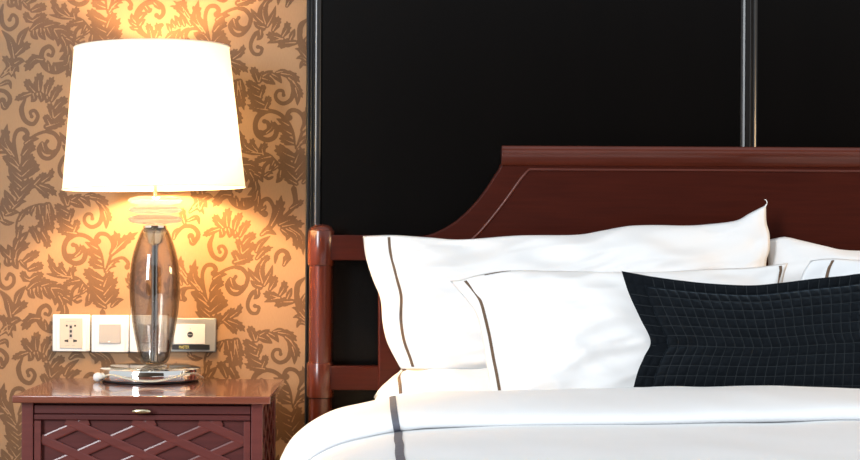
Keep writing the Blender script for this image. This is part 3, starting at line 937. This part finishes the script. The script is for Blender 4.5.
v, f = tube([W(765, 207, 3.70), W(767, 203, 3.70), W(766, 200, 3.70), W(764.4, 199.6, 3.70)], lambda t: 0.0018 * (1 - 0.6 * t), 6, 14)
MB().add(v, f).build('loose_thread', M['linen'], e, True)

B = Pillow([(775, 392), (960, 394), (1180, 392)], [(1180, 392), (1172, 330), (1178, 280), (1190, 240)],
           [(766, 240), (775, 238.5), (785, 236.8), (800, 240), (825, 246), (845, 250), (880, 250), (960, 244), (1080, 236), (1190, 240)],
           [(775, 392), (772, 330), (769, 280), (768, 262), (766, 240)], 3.60, 3.715, 0.08, 0.05, (0.01, 0.06, 0.004, 0.012), 8.4, 0.014)
e = empty('upright_pillow', center(B), 'large white pillow leaning on the headboard at the right edge, behind the dark cushion', 'pillow', G_SH)
B.build('pillow_body', M['linen'], e)
B.stripe('stripe', [(0.94, 0.02), (0.942, 0.5), (0.938, 0.98)], 0.0062, M['stripe'], e)

C = Pillow([(495, 414), (620, 416), (790, 414)], [(790, 414), (787, 380), (784, 330), (782, 292), (784, 276), (788, 263)],
           [(450, 281), (462, 279.5), (480, 274.5), (510, 270.5), (560, 271), (620, 272), (665, 271.5), (712, 269), (752, 267.5), (788, 263)],
           [(495, 414), (490, 384), (486, 362), (481, 332), (475, 312), (464, 297), (450, 281)], 3.435, 3.535, 0.055, 0.015, (0.01, 0.012, 0.004, 0.048), 11.9, 0.017)
e = empty('front_pillow', center(C), 'smaller white pillow with brown edge stripe standing before the lamp side pillow', 'pillow', G_SH)
C.build('pillow_body', M['linen'], e, 100, 60)
C.stripe('stripe', [(0.028, 0.02), (0.028, 0.26), (0.025, 0.55), (0.026, 0.70), (0.040, 0.82), (0.042, 0.9), (0.041, 0.985)], 0.0062, M['stripe'], e)
C.stripe('stripe', [(0.975, 0.02), (0.972, 0.5), (0.985, 0.9), (0.978, 0.985)], 0.0062, M['stripe'], e)
C.stripe('stripe', [(0.10, 0.984), (0.14, 0.984), (0.18, 0.990)], 0.005, M['stripe'], e, 20, 0.0012, False)

E = Pillow([(806, 414), (960, 416), (1110, 414)], [(1110, 414), (1112, 330), (1128, 268)],
           [(811, 260.5), (830, 258.5), (860, 260), (960, 266), (1060, 264), (1128, 268)], [(806, 414), (803, 330), (800, 290), (803, 273), (811, 260.5)],
           3.435, 3.535, 0.055, 0.03, (0.01, 0.04, 0.004, 0.07), 15.2, 0.012)
e = empty('front_pillow', center(E), 'smaller white pillow half hidden behind the dark quilted cushion at the right edge', 'pillow', G_SH)
E.build('pillow_body', M['duvet'], e)
E.stripe('stripe', [(0.09, 0.02), (0.085, 0.5), (0.078, 0.85), (0.072, 0.985)], 0.0062, M['stripe'], e)

# ---- dark quilted cushion
q_top = [(621.5, 271), (638, 274), (654, 276.8), (683, 280.7), (712, 283.6), (750, 285.3), (779, 283), (814, 278.7), (843, 275.8), (870, 273), (930, 274), (975, 270)]
F = Pillow([(630, 402), (720, 402), (800, 402), (967, 402)], [(967, 402), (957, 350), (952, 330), (962, 300), (975, 270)], q_top,
           [(630, 402), (637, 374), (644, 357), (650.5, 341), (640.5, 319), (629, 294), (621.5, 271)], 3.385, 3.43, 0.046, 0.010, (0.03, 0.055, 0.085, 0.058), 21.0, 0.004, False, 0.40)
NCU, NCV = 30, 11


def quilt(u, v, side=1, off=0.0):
    p = F.pt(u, v, side, off)
    if side < 0:
        return p
    h = F.height(u, v)
    a, r, t, l = F.fl
    uu, vv = (u - l) / (1 - l - r), (v - a) / (1 - a - t)
    g = max(abs(math.cos(math.pi * uu * NCU)) ** 6, abs(math.cos(math.pi * vv * NCV)) ** 6)
    k = 0.0058 if h > 0 else 0.0030
    # tuck crease at the pinched side
    cr = 0.016 * math.exp(-((v - 0.42 - 0.5 * (u - 0.06)) / 0.030) ** 2) * math.exp(-max(0, u - 0.04) / 0.055)
    return p + Vector((0, k * (g - 0.4) + cr * min(1, u * 30), -0.3 * k * g))


e = empty('quilted_cushion', center(F), 'ink blue quilted velvet oblong cushion with flat flange propped on the duvet', 'cushion')
F.build('cushion_body', M['velvet'], e, 300, 130, quilt)
a, r, t, l = F.fl
mb = MB()
for k in range(1, NCU):
    u = l + (1 - l - r) * k / NCU
    c = [quilt(u, a + (0.992 - a) * j / 70, 1, 0.0006) for j in range(71)]
    mb.add(*tube(c, 0.00075, 4))
for k in range(1, NCV):
    v_ = a + (1 - a - t) * k / NCV
    c = [quilt(0.006 + (0.988) * j / 170, v_, 1, 0.0006) for j in range(171)]
    mb.add(*tube(c, 0.00075, 4))
st = mb.build('sheen_stitching', M['thread_sheen'], e, True)  # quilting stitches, their lighter colour painting the velvet sheen on the seams
st['kind'] = 'stuff'
c = [F.pt(l, a + (1 - a - t) * j / 40, 1, 0.001) for j in range(41)] + [F.pt(l + (1 - l - r) * j / 60, 1 - t, 1, 0.001) for j in range(61)]
c = [p + Vector((0, -0.001, 0)) for p in c]
MB().add(*tube(c, 0.0013, 5)).build('piping', M['velvet'], e, True)

# ------------------------------------------------------------------ nightstand
ND = 3.33
NY = ND - WALLD          # front face of the body
TX0, TX1 = X(12.8, 3.305), X(271.2, 3.305)
TY0, TY1 = 3.305 - WALLD, 3.715 - WALLD
BX0, BX1 = X(22.5, ND), X(263.5, ND)
ZT = 0.60
ns = empty('nightstand', ((TX0 + TX1) / 2, (TY0 + TY1) / 2, 0), 'reddish mahogany nightstand with diamond lattice front, under the table lamp', 'nightstand')
zb = Z(405.0, 3.305)
rbox('top', TX0, TX1, TY0, TY1, zb, ZT, M['night_top'], ns, 0.0022, 3)
PW = (34.0 - 22.5) * ND / FOC
for cx0 in (BX0, BX1 - PW):
    for cy0 in (NY, TY1 - 0.012 - PW):
        rbox('post', cx0, cx0 + PW, cy0, cy0 + PW, 0.0, zb, M['night'], ns, 0.0015)
IX0, IX1 = BX0 + PW, BX1 - PW
# core carcass
MB().box(IX0 - 0.004, IX1 + 0.004, NY + 0.026, TY1 - 0.016, 0.06, zb).build('carcass', M['night_panel'], ns)
# slide tray
zt0, zt1, zt2 = Z(407.2, ND), Z(415.6, ND), Z(421.6, ND)
tr = rbox('slide_tray', IX0 + 0.0015, IX1 - 0.0015, NY + 0.004, NY + 0.025, zt1, zt0, M['night_panel'], ns, 0.001)
rbox('tray_lip', IX0 + 0.0015, IX1 - 0.0015, NY + 0.001, NY + 0.025, zt2, zt1 - 0.0012, M['night_panel'], tr, 0.0012)
kx, kz = X(141.2, ND - 0.03), Z(413.2, ND - 0.03)
kv, kf = [], []
v, f = lathe([(0.0015, -0.0001), (0.012, 0.0012), (0.0185, 0.004), (0.0195, 0.0065), (0.0175, 0.009), (0.010, 0.0105), (0.0015, 0.011)], (0, 0), 28)
v = [(kx + p[0], NY - 0.010 - p[2], kz + p[1] * 0.27) for p in v]
kn = MB().add(v, f).build('knob', M['brass'], tr, True)
v, f = lathe([(0.004, 0.0), (0.004, 0.014)], (0, 0), 14)
MB().add([(kx + p[0], NY + 0.004 - p[2], kz + p[1]) for p in v], f).build('knob_stem', M['brass'], kn, True, 40)
# door with lattice
zd1, zd0 = Z(422.6, ND), 0.07
door = rbox('door_panel', IX0 + 0.0015, IX1 - 0.0015, NY + 0.015, NY + 0.026, zd0, zd1, M['night_panel'], ns, 0.001)
SW = (41.5 - 34.0) * ND / FOC
rbox('stile', IX0 + 0.0015, IX0 + SW, NY + 0.003, NY + 0.018, zd0, zd1, M['night'], door, 0.001)
rbox('stile', IX1 - SW, IX1 - 0.0015, NY + 0.003, NY + 0.018, zd0, zd1, M['night'], door, 0.001)
rbox('bottom_rail', IX0 + SW, IX1 - SW, NY + 0.003, NY + 0.018, zd0, zd0 + 0.03, M['night'], door, 0.001)


def clip_line(p, d, x0, x1, z0, z1):
    lo, hi = -9, 9
    for a, da, mn, mx in ((p[0], d[0], x0, x1), (p[1], d[1], z0, z1)):
        t0, t1 = (mn - a) / da, (mx - a) / da
        lo, hi = max(lo, min(t0, t1)), min(hi, max(t0, t1))
    return (lo, hi) if hi - lo > 0.004 else None


def bar(p, q, hw, base, proud, cham, mapf):
    """chamfered flat bar between p and q in a panel plane; mapf(a, h, b): in-plane a, b and height h"""
    d = Vector((q[0] - p[0], q[1] - p[1]))
    d.normalize()
    n = Vector((-d.y, d.x))
    v, f = [], []
    prof = [(-hw, base), (-hw, proud - 0.27 * cham), (-hw + cham, proud), (hw - cham, proud), (hw, proud - 0.27 * cham), (hw, base)]
    for e_ in (p, q):
        v += [mapf(e_[0] + n.x * a, h, e_[1] + n.y * a) for a, h in prof]
    k = len(prof)
    for i in range(k):
        j = (i + 1) % k
        f.append((i, j, j + k, i + k))
    f.append(tuple(reversed(range(k))))
    f.append(tuple(range(k, 2 * k)))
    return v, f


def lattice(x0, x1, z0, z1, cx, cz, hx, hz, hw, proud, mapf, parent, matn='night'):
    ang = math.hypot(hx, hz)
    for sg in (1, -1):
        dx, dz = hx / ang, sg * hz / ang
        for k in range(-14, 15):
            p = (cx + k * 2 * hx, cz)
            c = clip_line(p, (dx, dz), x0, x1, z0, z1)
            if not c:
                continue
            a = (p[0] + dx * c[0], p[1] + dz * c[0])
            b = (p[0] + dx * c[1], p[1] + dz * c[1])
            MB().add(*bar(a, b, hw, 0.0, proud + (0.0004 if sg < 0 else 0), 0.0026, mapf)).build('lattice_bar', M[matn], parent)


s = ND / FOC
lattice(IX0 + SW - 0.001, IX1 - SW + 0.001, zd0 + 0.029, zd1, X(144, ND), Z(427.5, ND), 33.35 * s, 14.75 * s, 4.6 * s, 0.0075,
        lambda a, h, b: (a, NY + 0.0155 - h, b), door)
# side with openwork lattice
sy0, sy1 = NY + PW, TY1 - 0.012 - PW
side = rbox('side_panel', BX1 - 0.016, BX1 - 0.010, sy0, sy1, 0.07, zb - 0.012, M['night_panel'], ns, 0.001)
rbox('side_rail', BX1 - 0.018, BX1 - 0.001, sy0, sy1, zb - 0.012, zb, M['night'], side, 0.001)
lattice(sy0 + 0.001, sy1 - 0.001, 0.075, zb - 0.012, (sy0 + sy1) / 2, zb - 0.05, 0.052, 0.030, 0.007, 0.007,
        lambda a, h, b: (BX1 - 0.0105 + h, a, b), side)

# ------------------------------------------------------------------ table lamp
LD = 3.662
LX, LY = X(153.6, LD), LD - WALLD
q = LD / FOC
lamp = empty('table_lamp', (LX, LY, ZT), 'tall smoked glass table lamp with glowing white drum shade on the nightstand', 'lamp')
BXc = X(151.3, LD)
z0 = ZT + 0.0005
v, f = lathe([(0.098, z0), (0.103, z0 + 0.0008), (0.1035, z0 + 0.004)], (BXc, LY), 64)
MB().add(v, f).build('base_foot', M['black_pl'], lamp, True, 40)
v, f = lathe([(0.1035, z0 + 0.004), (0.107, z0 + 0.0048), (0.1078, z0 + 0.007), (0.1078, z0 + 0.0255), (0.1070, z0 + 0.0275), (0.1045, z0 + 0.0282), (0.002, z0 + 0.0282)], (BXc, LY), 72)
MB().add(v, f).build('base', M['chrome'], lamp, True, 40)
zl0 = z0 + 0.0284
v, f = lathe([(0.086, zl0), (0.0865, zl0 + 0.001), (0.0865, zl0 + 0.0035), (0.0855, zl0 + 0.0045), (0.002, zl0 + 0.0045)], (BXc, LY), 60)
MB().add(v, f).build('glass_plate', M['clear'], lamp, True, 40)
zv = lambda py: Z(py + 0.6, LD)
zp = zl0 + 0.0047
pr_v = [(4.0, zp), (9.5, zp + 0.0015), (11.8, zp + 0.005), (14.5, zv(360)), (18.0, zv(345)), (21.6, zv(327)), (24.0, zv(308)), (25.0, zv(290)), (24.4, zv(272)), (22.0, zv(256)), (18.0, zv(243)), (14.2, zv(233)), (12.2, zv(229.5))]
cv = catmull([(r * q, 0, z) for r, z in pr_v], 60)
outer = [(p.x, p.z) for p in cv]
inner = [(max(0.002, r - 0.0035), z + (0.004 if i < 6 else 0)) for i, (r, z) in enumerate(outer)]
XV = X(155.0, LD)
v, f = lathe(outer + list(reversed(inner)), (XV, LY), 64, True, True)
MB().add(v, f).build('glass_body', M['smoke'], lamp, True, 60)
v, f = lathe([(0.0075, zp + 0.008), (0.0075, zv(238))], (XV, LY), 24)
MB().add(v, f).build('rod', M['chrome'], lamp, True, 40)
v, f = lathe([(0.0075, zv(246)), (0.016, zv(244)), (0.0195, zv(238)), (0.0205, zv(231)), (0.023, zv(229.8)), (0.026, zv(228.4)), (0.026, zv(226.4)), (0.012, zv(225.4))], (XV, LY), 32)
MB().add(v, f).build('collar', M['chrome'], lamp, True, 40)
# crystal tiers
for k, (ya, yb) in enumerate(((225.2, 215.2), (214.8, 206.0), (205.6, 196.8))):
    za, zc = zv(ya), zv(yb)
    h = zc - za
    NF = 18
    rings = [(0.014, za), (0.036, za + 0.02 * h), (0.053, za + 0.20 * h), (0.0595, za + 0.50 * h), (0.053, za + 0.80 * h), (0.036, za + 0.98 * h), (0.014, zc)]
    v, f = [], []
    for i, (r, z) in enumerate(rings):
        for j in range(NF):
            an = 2 * math.pi * (j + 0.5 * (i % 2) + 0.25 * k) / NF
            v.append((XV + r * math.cos(an), LY + r * math.sin(an), z))
    for i in range(len(rings) - 1):
        o0, o1 = i * NF, (i + 1) * NF
        for j in range(NF):
            j2 = (j + 1) % NF
            if i % 2 == 0:
                f += [(o0 + j, o0 + j2, o1 + j), (o0 + j2, o1 + j2, o1 + j)]
            else:
                f += [(o0 + j, o1 + j2, o1 + j), (o0 + j, o0 + j2, o1 + j2)]
    f.append(tuple(reversed(range(NF))))
    f.append(tuple((len(rings) - 1) * NF + j for j in range(NF)))
    MB().add(v, f).build('crystal_disc', M['crystal'], lamp)
v, f = lathe([(0.0045, zv(196.6)), (0.0045, zv(170))], (XV, LY), 16)
MB().add(v, f).build('stem', M['brass'], lamp, True, 40)
zs = zv(170)
v, f = lathe([(0.013, zs), (0.0165, zs + 0.004), (0.0165, zs + 0.042), (0.013, zs + 0.046)], (XV, LY), 24)
MB().add(v, f).build('bulb_socket', M['brass'], lamp, True, 40)
v, f = lathe([(0.012, zs + 0.046), (0.014, zs + 0.056), (0.024, zs + 0.078), (0.030, zs + 0.098), (0.0285, zs + 0.112), (0.019, zs + 0.124), (0.003, zs + 0.129)], (XV, LY), 32)
MB().add(v, f).build('light_bulb', M['bulb'], lamp, True)
# shade
SZ0, SZ1 = Z(189.6, LD), Z(49.5, LD)
R0, R1 = 90.6 * q, 76.8 * q
tl_ = math.radians(1.3)
SXc = X(152.6, LD)
zm = (SZ0 + SZ1) / 2


def tilt(p):
    dx, dz = p[0] - SXc, p[2] - zm
    return (SXc + dx * math.cos(tl_) - dz * math.sin(tl_), p[1], zm + dx * math.sin(tl_) + dz * math.cos(tl_))


v, f = lathe([(R0 + (R1 - R0) * i / 12, SZ0 + (SZ1 - SZ0) * i / 12) for i in range(13)], (SXc, LY), 96, False, False)
shade = MB().add([tilt(p) for p in v], f).build('lamp_shade', M['shade'], lamp, True)
for nm, r_, z_ in (('rim_band', R0, SZ0), ('rim_band', R1, SZ1)):
    pts = [tilt((SXc + r_ * math.cos(a_ * math.pi / 48), LY + r_ * math.sin(a_ * math.pi / 48), z_)) for a_ in range(97)]
    MB().add(*tube([Vector(p) for p in pts], 0.0016, 6)).build(nm, M['shade'], shade, True)
mb = MB()
for k in range(3):
    a_ = k * 2 * math.pi / 3 + 0.5
    rr_ = R1 - 0.002
    mb.add(*tube([Vector((XV, LY, SZ1 - 0.03)), Vector(tilt((SXc + rr_ * math.cos(a_), LY + rr_ * math.sin(a_), SZ1 - 0.003)))], 0.0016, 6))
mb.build('shade_spider', M['brass'], lamp, True)
for sx in (-1, 1):
    pts = [(XV + sx * 0.014, LY, zs + 0.01), (XV + sx * 0.05, LY, zs + 0.06), (XV + sx * 0.055, LY, zs + 0.13), (XV + sx * 0.02, LY, SZ1 - 0.045), (XV, LY, SZ1 - 0.03)]
    MB().add(*tube(pts, 0.0016, 6, 20)).build('harp', M['brass'], lamp, True)
# cord lying round the base with its switch
rc = 0.1125
cz_ = ZT + 0.0026
cp_ = [(BXc - 0.106, LY - 0.040, cz_ + 0.006), (BXc - 0.098, LY - 0.058, cz_ + 0.006), (BXc - 0.075, LY - 0.083, cz_ + 0.016), (BXc - 0.045, LY - 0.1015, cz_ + 0.012), (BXc - 0.01, LY - 0.1112, cz_ + 0.006),
       (BXc + 0.03, LY - 0.107, cz_ + 0.005), (BXc + 0.065, LY - 0.091, cz_ + 0.012), (BXc + 0.09, LY - 0.067, cz_ + 0.018), (BXc + 0.105, LY - 0.040, cz_ + 0.016), (BXc + 0.114, LY - 0.005, cz_ + 0.004),
       (BXc + 0.10, LY + 0.06, cz_), (BXc + 0.07, LY + 0.1, cz_)]
MB().add(*tube(cp_, 0.0017, 8, 90)).build('cord', M['cord'], lamp, True)
v, f = lathe([(0.001, -0.014), (0.007, -0.012), (0.0115, -0.006), (0.0125, 0.0), (0.0115, 0.006), (0.007, 0.012), (0.001, 0.014)], (0, 0), 20)
MB().add([(BXc - 0.106 + p[2] * 0.75, LY - 0.042 + p[0] * 0.8, ZT + 0.0105 + p[1] * 0.8) for p in v], f).build('cord_switch', M['plastic'], lamp, True)

# ------------------------------------------------------------------ sockets and switches on the wall
WP = WALLD / FOC


def plate(px0, px1, py0, py1, mat, name, label, cat, group=None, proud=0.009, lobes=True):
    a, b_ = W((px0 + px1) / 2, (py0 + py1) / 2, WALLD), None
    hw, hh = (px1 - px0) * WP / 2, (py1 - py0) * WP / 2
    e_ = empty(name, (a.x, 0, a.z - hh), label, cat, group)
    rbox('plate', a.x - hw, a.x + hw, -proud, -0.0008, a.z - hh, a.z + hh, mat, e_, 0.0022)
    return e_, a.x, a.z


def face_box(nm, cx, cz, dx, dz, w, h, y0, y1, mat, par, bev=0.0006):
    """centre offset and size in photo pixels"""
    return rbox(nm, cx + (dx - w / 2) * WP, cx + (dx + w / 2) * WP, y0, y1, cz - (dz + h / 2) * WP, cz - (dz - h / 2) * WP, mat, par, bev)


so, cx, cz = plate(53.3, 90.6, 314.4, 351.2, M['plastic'], 'wall_socket', 'white wall socket with beige multi-standard insert, leftmost above the nightstand', 'socket')
face_box('face', cx, cz, 0.4, 0, 30.5, 36.4, -0.0115, -0.0085, M['plastic'], so, 0.001)
ins = face_box('socket_insert', cx, cz, 0.2, 0.2, 22.5, 30.0, -0.0135, -0.011, M['beige'], so, 0.0008)
face_box('contact_strip', cx, cz, 0.0, -1.4, 3.6, 14.6, -0.0138, -0.0128, M['grey_pl'], ins, 0.0002)
for dz in (-6.2, -1.8, 2.6):
    face_box('contact_hole', cx, cz, 0.0, dz, 2.2, 2.6, -0.0140, -0.0130, M['black_pl'], ins, 0.0002)
for dx in (-4.1, 4.2):
    face_box('contact_hole', cx, cz, dx, -7.4, 1.9, 1.9, -0.0138, -0.0128, M['black_pl'], ins, 0.0003)
for sg in (-1, 1):
    pts2 = [(sg * 2.4, 6.2), (sg * 6.2, 6.9), (sg * 6.2, 8.5), (sg * 2.4, 9.1)]
    pp = [(cx + a_ * WP, cz - b_ * WP) for a_, b_ in pts2]
    pp = pp if sg > 0 else list(reversed(pp))
    v, f = prism(list(reversed(pp)), -0.0138, -0.0128)
    MB().add(v, f).build('contact_hole', M['black_pl'], ins)
for dx, wd in ((-3.4, 4.2), (2.8, 3.0)):
    face_box('rating_mark', cx, cz, dx, 12.2, wd, 0.8, -0.01362, -0.0132, M['grey_pl'], ins, 0.0)
face_box('rating_mark', cx, cz, 0.2, -11.8, 10.0, 0.7, -0.01362, -0.0132, M['grey_pl'], ins, 0.0)

for k, (xa, lab) in enumerate(((92.0, 'white light switch with grey rocker, second from the left above the nightstand'),
                               (130.2, 'white light switch seen through the smoked glass of the lamp'))):
    so, cx, cz = plate(xa, xa + 37.4, 315.0, 352.0, M['plastic'], 'light_switch', lab, 'switch', 'light switches above the nightstand')
    face_box('face', cx, cz, 0, 0, 30.5, 36.6, -0.0115, -0.0085, M['plastic'], so, 0.001)
    rk = face_box('rocker', cx, cz, 0.2, 0.0, 21.5, 19.2, -0.0140, -0.011, M['grey_pl'], so, 0.0008)
    face_box('indicator', cx, cz, -0.6, 7.8, 2.2, 1.2, -0.0144, -0.0134, M['plastic'], rk, 0.0002)

so, cx, cz = plate(169.5, 216.4, 318.0, 351.8, M['silver'], 'master_switch', 'silver master switch plate with white face, rightmost above the nightstand', 'switch', proud=0.008)
face_box('face', cx, cz, -2.8, -1.0, 30.5, 19.6, -0.0105, -0.0075, M['plastic'], so, 0.0006)
v, f = lathe([(0.0066, 0.0), (0.0066, 0.0008), (0.0055, 0.0012)], (0, 0), 24)
MB().add([(cx - 2.2 * WP + p[0], -0.0103 - p[2], cz + 0.6 * WP + p[1]) for p in v], list(f)).build('round_button', M['black_pl'], so, True, 40)
face_box('button_slot', cx, cz, -2.2, -0.6, 4.6, 0.9, -0.0119, -0.0114, M['silver'], so, 0.0)
face_box('indicator', cx, cz, -2.2, -6.2, 0.9, 0.9, -0.0108, -0.0100, M['grey_pl'], so, 0.0)
ls = face_box('label_strip', cx, cz, -1.6, 12.0, 37.5, 5.0, -0.0092, -0.0075, M['black_pl'], so, 0.0002)
tc_ = bpy.data.curves.new('label_text', 'FONT')
tc_.body = 'MASTER'
tc_.size = 0.0105
tc_.extrude = 0.0001
tc_.align_x = 'LEFT'
tmp = bpy.data.objects.new('tmp_text', tc_)
scene.collection.objects.link(tmp)
dg = bpy.context.evaluated_depsgraph_get()
dg.update()
me = bpy.data.meshes.new_from_object(tmp.evaluated_get(dg))
bpy.data.objects.remove(tmp)
tx0, tz0 = cx - 13.5 * WP, cz - 13.6 * WP
o_ = origin(ls)
for vv in me.vertices:
    x_, y_, z_ = vv.co
    vv.co = (tx0 + x_ * 0.62 - o_.x, -0.0093 - z_ - o_.y, tz0 + y_ - o_.z)
me.materials.clear()
me.materials.append(M['sign_txt'])
to = bpy.data.objects.new('label_text', me)
scene.collection.objects.link(to)
to.parent = ls
